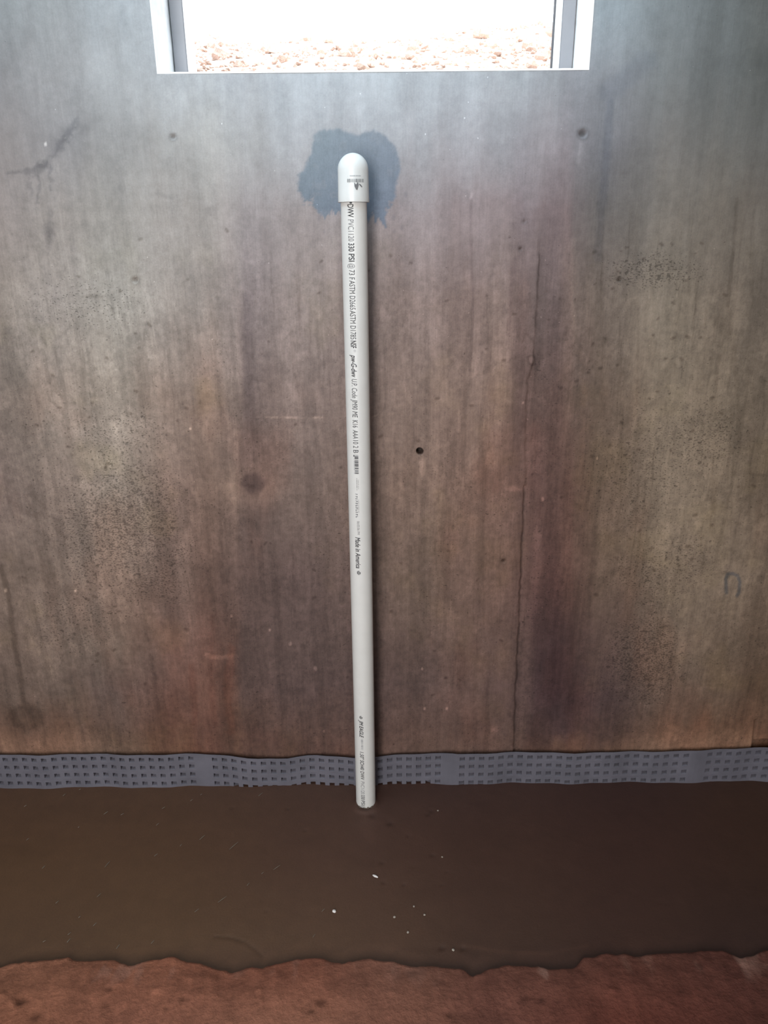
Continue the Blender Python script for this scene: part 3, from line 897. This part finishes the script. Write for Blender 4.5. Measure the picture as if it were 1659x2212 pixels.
def px_arc(du_, r_px, R):
    return R * math.asin(max(-.98, min(.98, du_ / r_px)))
def print_text(body, v0, v1, l0, l1, mat=M_ink, shear=0.0, bold=0.0):
    """running down the pipe from row v0 to v1; letters' feet at l0 and heads at l1 (mm of arc from the front line)"""
    vs, fs = text_geo(body, shear, bold)
    x0, x1 = vs[:, 0].min(), vs[:, 0].max()
    z0, z1 = z_of(v0), z_of(v1)
    cap_h = 0.70
    V = np.empty_like(vs)
    V[:, 0] = z0 + (vs[:, 0] - x0) / (x1 - x0) * (z1 - z0)
    V[:, 1] = (l0 + vs[:, 1] / cap_h * (l1 - l0)) / 1000
    return wrap((V, fs), 'printed_text', mat, PR, pipe)
def quads(rects, name, mat, R=PR, parent=None):
    vs, fs = [], []
    for z0, z1, a0, a1 in rects:
        k = len(vs)
        vs += [(z0, a0), (z1, a0), (z1, a1), (z0, a1)]
        fs.append((k, k + 1, k + 2, k + 3))
    return wrap((vs, fs), name, mat, R, parent or pipe)
A, B = -10.8, 0.2
print_text('DWV', 441, 469, A, B, M_ink, 0, 0.012)
print_text('PVC1120', 474, 521, A, B, M_greyink)
print_text('330', 525, 543, A, B, M_ink, 0, 0.012)
print_text('PSI', 548, 565, A, B, M_ink, 0, 0.012)
print_text('@', 569, 580, A, B, M_greyink)
print_text('73 F', 583, 604, A, B, M_greyink, 0, 0.004)
print_text('ASTM D2665', 606, 669, A, B, M_greyink, 0, 0.004)
print_text('ASTM D1785', 671, 733, A, B, M_greyink, 0, 0.004)
print_text('NSF', 736, 752, A, B, M_ink, 0, 0.014)
print_text('\u00ae', 755, 761, -5.2, -0.6, M_palegrey)
print_text('pw-G-dwv', 767, 815, A, B, M_ink, 0.25, 0.012)
print_text('U.P. Code', 819, 860, A + .2, B, M_greyink, 0.1, 0.006)
print_text('JM90 ME', 863, 902, A + .2, B, M_greyink, 0.1, 0.006)
print_text('K16', 908, 924, A + .2, B, M_greyink, 0, 0.006)
print_text('AAA', 929, 948, A + .2, B, M_greyink, 0.1, 0.006)
print_text('10 2', 951, 968, A + .2, B, M_greyink, 0, 0.006)
print_text('B', 972, 979, A + .2, B, M_greyink, 0, 0.006)
rb = random.Random(3)
def bars(v0, v1, l0, l1, n, mat, name='printed_bars', fill=0.55):
    rs = []
    z0, z1 = z_of(v0), z_of(v1)
    for i in range(n):
        w = (z1 - z0) / n
        a = z0 + w * i
        b = a + w * rb.choice((fill * .6, fill, fill * 1.5))
        rs.append((a, b, l0 / 1000, l1 / 1000))
    return quads(rs, name, mat)
quads([(z_of(983), z_of(987), -.0108, -.0085)], 'printed_mark', M_ink)
bars(983, 1024, -8.2, -0.4, 15, M_ink)
bars(990, 1024, -10.2, -8.6, 12, M_palegrey)
bars(1036, 1058, -2.2, -1.2, 12, M_greyink)
bars(1033, 1061, -5.2, -4.0, 14, M_greyink)
bars(1067, 1120, -8.4, -6.5, 11, M_greyink, fill=.42)
bars(1067, 1120, -6.0, -3.8, 11, M_greyink, fill=.42)
bars(1079, 1108, -2.2, -1.3, 13, M_greyink)
print_text('06:05:06 PM', 1126, 1155, -6.0, -0.6, M_greyink)
print_text('Made in America', 1161, 1228, -10.6, 0.2, M_ink, 0.2, 0.014)
def logo(v0, v1, l0, l1):
    z0, z1 = z_of(v0), z_of(v1)
    cz, ca, rz, ra = (z0 + z1) / 2, (l0 + l1) / 2000, abs(z1 - z0) / 2, (l1 - l0) / 2000
    vs, fs = [], []
    def poly(pts):
        k = len(vs)
        vs.extend([(cz - rz * p[0], ca + ra * p[1]) for p in pts])
        fs.append(tuple(range(k, k + len(pts))))
    for lo, hi in ((0.45, 1.0), (-0.2, 0.25), (-0.95, -0.42)):
        pts = []
        for k in range(7):
            yv = lo + (hi - lo) * k / 6
            pts.append((math.sqrt(max(0, 1 - yv * yv)), yv))
        for k in range(6, -1, -1):
            yv = lo + (hi - lo) * k / 6
            pts.append((-math.sqrt(max(0, 1 - yv * yv)) * (0.55 if lo > 0 else 1), yv))
        poly(pts)
    return wrap((vs, fs), 'printed_emblem', M_ink, PR, pipe)
logo(1233, 1242, -8.6, -0.6)
logo(1547, 1554, -11.0, -3.2)
print_text('JM EAGLE', 1557, 1594, -11.4, -2.0, M_ink, 0.25, 0.016)
bars(1597, 1621, -8.2, -3.0, 13, M_palegrey)
print_text('1.50"', 1625, 1641, -11.2, -2.0, M_ink, 0.15, 0.010)
print_text('SCH40', 1643, 1664, -11.2, -2.0, M_ink, 0.15, 0.012)
print_text('DWV', 1667, 1685, -11.2, -2.0, M_ink, 0.1, 0.010)
print_text('PVC1120', 1689, 1716, -11.2, -1.9, M_greyink, 0.0, 0.0)
print_text('330', 1718, 1728, -11.0, -1.8, M_ink, 0.0, 0.010)
print_text('PSI', 1730, 1740, -11.0, -1.8, M_ink, 0.0, 0.006)
print_text('@', 1741, 1747, -11.0, -1.8, M_greyink)
# dark smudge just under the cap rim
vs = [(z_of(438 + 2.2 * math.sin(t)), -.0045 + .0026 * math.cos(t)) for t in np.linspace(0, 2 * math.pi, 13)[:-1]]
wrap((vs, [tuple(range(12))]), 'ink_smudge', M_ink, PR, pipe)
# marks on the cap
def cz(v):
    return z_of(v, CR)
def cap_pts(pts):
    return [(cz(250 + p[1] * 0.1929), CR * math.asin((600 + p[0] * 0.1929 - 764) / 33.0)) for p in pts]
rs = []
xx = 790
while xx < 965:
    w = rb.choice((5, 7, 10))
    a = cap_pts([(xx, 705), (min(xx + w * .6, 966), 745)])
    rs.append((a[0][0], a[1][0], a[0][1], a[1][1]))
    xx += w + rb.choice((0, 2, 5))
quads(rs, 'cap_bars', M_greyink, CR + .0007, cap)
rs = []
for xx in list(range(820, 880, 9)) + list(range(886, 935, 9)):
    a = cap_pts([(xx, 664), (xx + 5, 680)])
    rs.append((a[0][0], a[1][0], a[0][1], a[1][1]))
quads(rs, 'cap_lettering', M_palegrey, CR + .0007, cap)
e1 = cap_pts([(865, 745), (885, 770), (905, 740), (915, 770), (900, 830), (885, 828), (868, 790)])
e2 = cap_pts([(935 + 20 * math.cos(t) * .75 + 8 * math.sin(t), 780 + 18 * math.sin(t) + 14 * math.cos(t) * .7) for t in np.linspace(0, 2 * math.pi, 11)[:-1]])
wrap((e1 + e2, [tuple(range(7)), tuple(range(7, 17))]), 'cap_emblem', M_greyink, CR + .0007, cap)
# torn fibres and mud at the foot of the pipe
bm = bmesh.new()
rr = random.Random(9)
for k in range(22):
    a = -math.pi / 2 + rr.uniform(-1.3, 1.3)
    r = PR + rr.uniform(0.0, 0.003)
    c = Vector((r * math.cos(a), r * math.sin(a), rr.uniform(0.001, 0.0035)))
    bmesh.ops.create_icosphere(bm, subdivisions=1, radius=rr.uniform(.0007, .0019), matrix=Matrix.Translation(c) @ Matrix.Diagonal((1.4, 1, .7, 1)))
tag(bm_obj('foot_crumbs', bm, M_crumb, pipe), kind='stuff')

# ------------------------------------------------------------------ small things lying on the wet floor
def lump(name, u_, v_, L, Wd, Hh, rot, mat, label, cat, group=None):
    p = on_z(u_, v_)
    bm = bmesh.new()
    bmesh.ops.create_icosphere(bm, subdivisions=2, radius=1)
    rr = random.Random(int(u_ * 3 + v_))
    for vt in bm.verts:
        vt.co *= 1 + rr.uniform(-.14, .14)
        vt.co.x *= L / 2
        vt.co.y *= Wd / 2
        vt.co.z *= Hh / 2
    o = bm_obj(name, bm, mat, None, False)
    o.location = (p[0], p[1], Hh * .30 + 0.0005)
    o.rotation_euler = (0, 0, rot)
    return tag(o, label, cat, group)
lump('plastic_chip', 811, 1894, .0135, .0055, .004, -.55, M_chip, 'bright white sliver of plastic lying on the wet mud, largest pale chip', 'chip')
peb = [(722, 1970, .008, 'pale squarish pebble on the mud, below and left of the white sliver'),
       (852, 1982, .0055, 'small pale pebble on the mud, below and right of the white sliver'),
       (894, 1959, .0045, 'tiny pale grain on the mud, highest of the trio right of the sliver'),
       (917, 1977, .005, 'tiny pale pebble on the mud, rightmost of the trio right of the sliver'),
       (955, 1852, .004, 'tiny pale grain on the mud beside a small pock, right of the pipe'),
       (946, 1752, .0045, 'tiny bright grain on the mud right of the pipe foot near the membrane'),
       (979, 2053, .006, 'small grey pebble at the red earth edge, centre of the floor'),
       (881, 2015, .0055, 'small grey pebble on the mud just above the red earth edge')]
for a0, b0, s0, lb in peb:
    lump('pebble', a0, b0, s0, s0 * .85, s0 * .6, a0, M_stone if s0 < .0075 else M_chip, lb, 'pebble', 'pebbles on the wet mud floor')
# pale slivers on the floor, standing in for dust streaks in the air
bm = bmesh.new()
rr = random.Random(21)
streak_px = [(229, 1757, 10), (563, 1717, 12), (437, 1810, 14), (337, 1848, 8), (232, 1868, 14), (505, 1828, 22), (598, 1875, 16), (480, 1944, 18), (205, 1998, 7), (255, 2046, 8), (150, 2018, 6), (55, 1742, 6), (330, 2036, 7), (60, 1814, 6), (425, 1968, 9), (214, 1935, 9)]
for k in range(18):
    streak_px.append((rr.uniform(10, 700), rr.uniform(1705, 2060), rr.uniform(3, 8)))
for a0, b0, L in streak_px:
    p = on_z(a0, b0)
    ang = math.radians(rr.uniform(38, 68))
    hl = L * 0.0011 / 2
    dx, dy = math.cos(ang) * hl, math.sin(ang) * hl * 1.2
    w = 0.0007
    zz = 0.0016
    vs = [bm.verts.new(q) for q in ((p[0] - dx - w, p[1] - dy, zz), (p[0] - dx + w, p[1] - dy, zz), (p[0] + dx + w, p[1] + dy, zz), (p[0] + dx - w, p[1] + dy, zz), (p[0], p[1], zz + .0012))]
    for i in range(4):
        bm.faces.new((vs[i], vs[(i + 1) % 4], vs[4]))
tag(bm_obj('dust_streaks', bm, M_streak), 'scattered short pale slivers standing in for airborne dust streaks, left half of the wet mud', 'dust_streak', None, 'stuff')

# ------------------------------------------------------------------ excavated bank outside the window
bx_ = np.linspace(-4, 4, 161)
by_ = np.concatenate([np.linspace(THK, 3.2, 110), np.linspace(3.3, 9, 40)])
BX, BY = np.meshgrid(bx_, by_)
def bank_z(x, y):
    ridge = 1.75 + 1.3 * sstep(.05, .7, x) + 0.3 * sstep(.3, .8, -x)
    base = WZ0 - 0.05 + 0.265 * np.minimum(y, ridge) + 0.03 * np.maximum(y - ridge, 0)
    return base + 0.030 * fbm(x * 2.6, y * 2.6, 33, 4) + 0.012 * fbm(x * 12, y * 12, 35, 4)
BZ = bank_z(BX.ravel(), BY.ravel()).reshape(BX.shape)
bank = heightgrid('earth_bank', np.stack([BX, BY, BZ], -1), np.ones((len(by_) - 1, len(bx_) - 1), bool), M_bank)
tag(bank, kind='structure')
protos, shapes = [], []
for k in range(6):
    bm = bmesh.new()
    bmesh.ops.create_icosphere(bm, subdivisions=2 if k < 4 else 1, radius=1)
    rr = random.Random(100 + k)
    for vt in bm.verts:
        d = vt.co.normalized()
        vt.co = d * (0.8 + 0.25 * math.sin(3 * d.x + k) * math.cos(4 * d.y + 2 * k) + rr.uniform(-.14, .14))
        vt.co.z *= 0.7
    me = bpy.data.meshes.new('clod')
    bm.to_mesh(me)
    bm.free()
    me.materials.append(M_bank)
    protos.append(me)
rr = random.Random(77)
def spot():
    yy = rr.uniform(0.35, 3.0)
    return rr.uniform(-1, 1) * (0.36 + yy * 0.30), yy
n = 0
while n < 290:
    xx, yy = spot()
    if rr.random() > 0.45 + 0.55 * abs(xx) / (0.36 + yy * .3):
        continue
    s = rr.choice((.008, .011, .015, .021, .028)) * (0.8 + 0.3 * yy)
    o = bpy.data.objects.new('rock', protos[n % 6])
    COL.objects.link(o)
    o.parent = bank
    zz = float(bank_z(np.array([xx]), np.array([yy]))[0])
    o.location = (xx, yy, zz + s * .15)
    o.scale = (s, s * rr.uniform(.7, 1.1), s * rr.uniform(.7, 1.1))
    o.rotation_euler = (rr.uniform(-.5, .5), rr.uniform(-.5, .5), rr.uniform(0, 6.28))
    n += 1
src = protos[5]
pv = np.array([v_.co[:] for v_ in src.vertices])
pf = np.array([list(p.vertices) for p in src.polygons])
VV, FF = [], []
for k in range(2600):
    xx, yy = spot()
    s = rr.uniform(.004, .012) * (0.8 + 0.3 * yy)
    a = rr.uniform(0, 6.28)
    zz = float(bank_z(np.array([xx]), np.array([yy]))[0])
    R2 = np.array([[math.cos(a), -math.sin(a), 0], [math.sin(a), math.cos(a), 0], [0, 0, 1]])
    FF.append(pf + len(VV) * len(pv))
    VV.append((pv * s) @ R2.T + np.array([xx, yy, zz + s * .1]))
tag(mesh_obj('gravel', np.concatenate(VV), np.concatenate(FF).tolist(), M_bank, bank), kind='stuff')
print('window', WX0, WX1, WZ0, 'wall px', len(u))
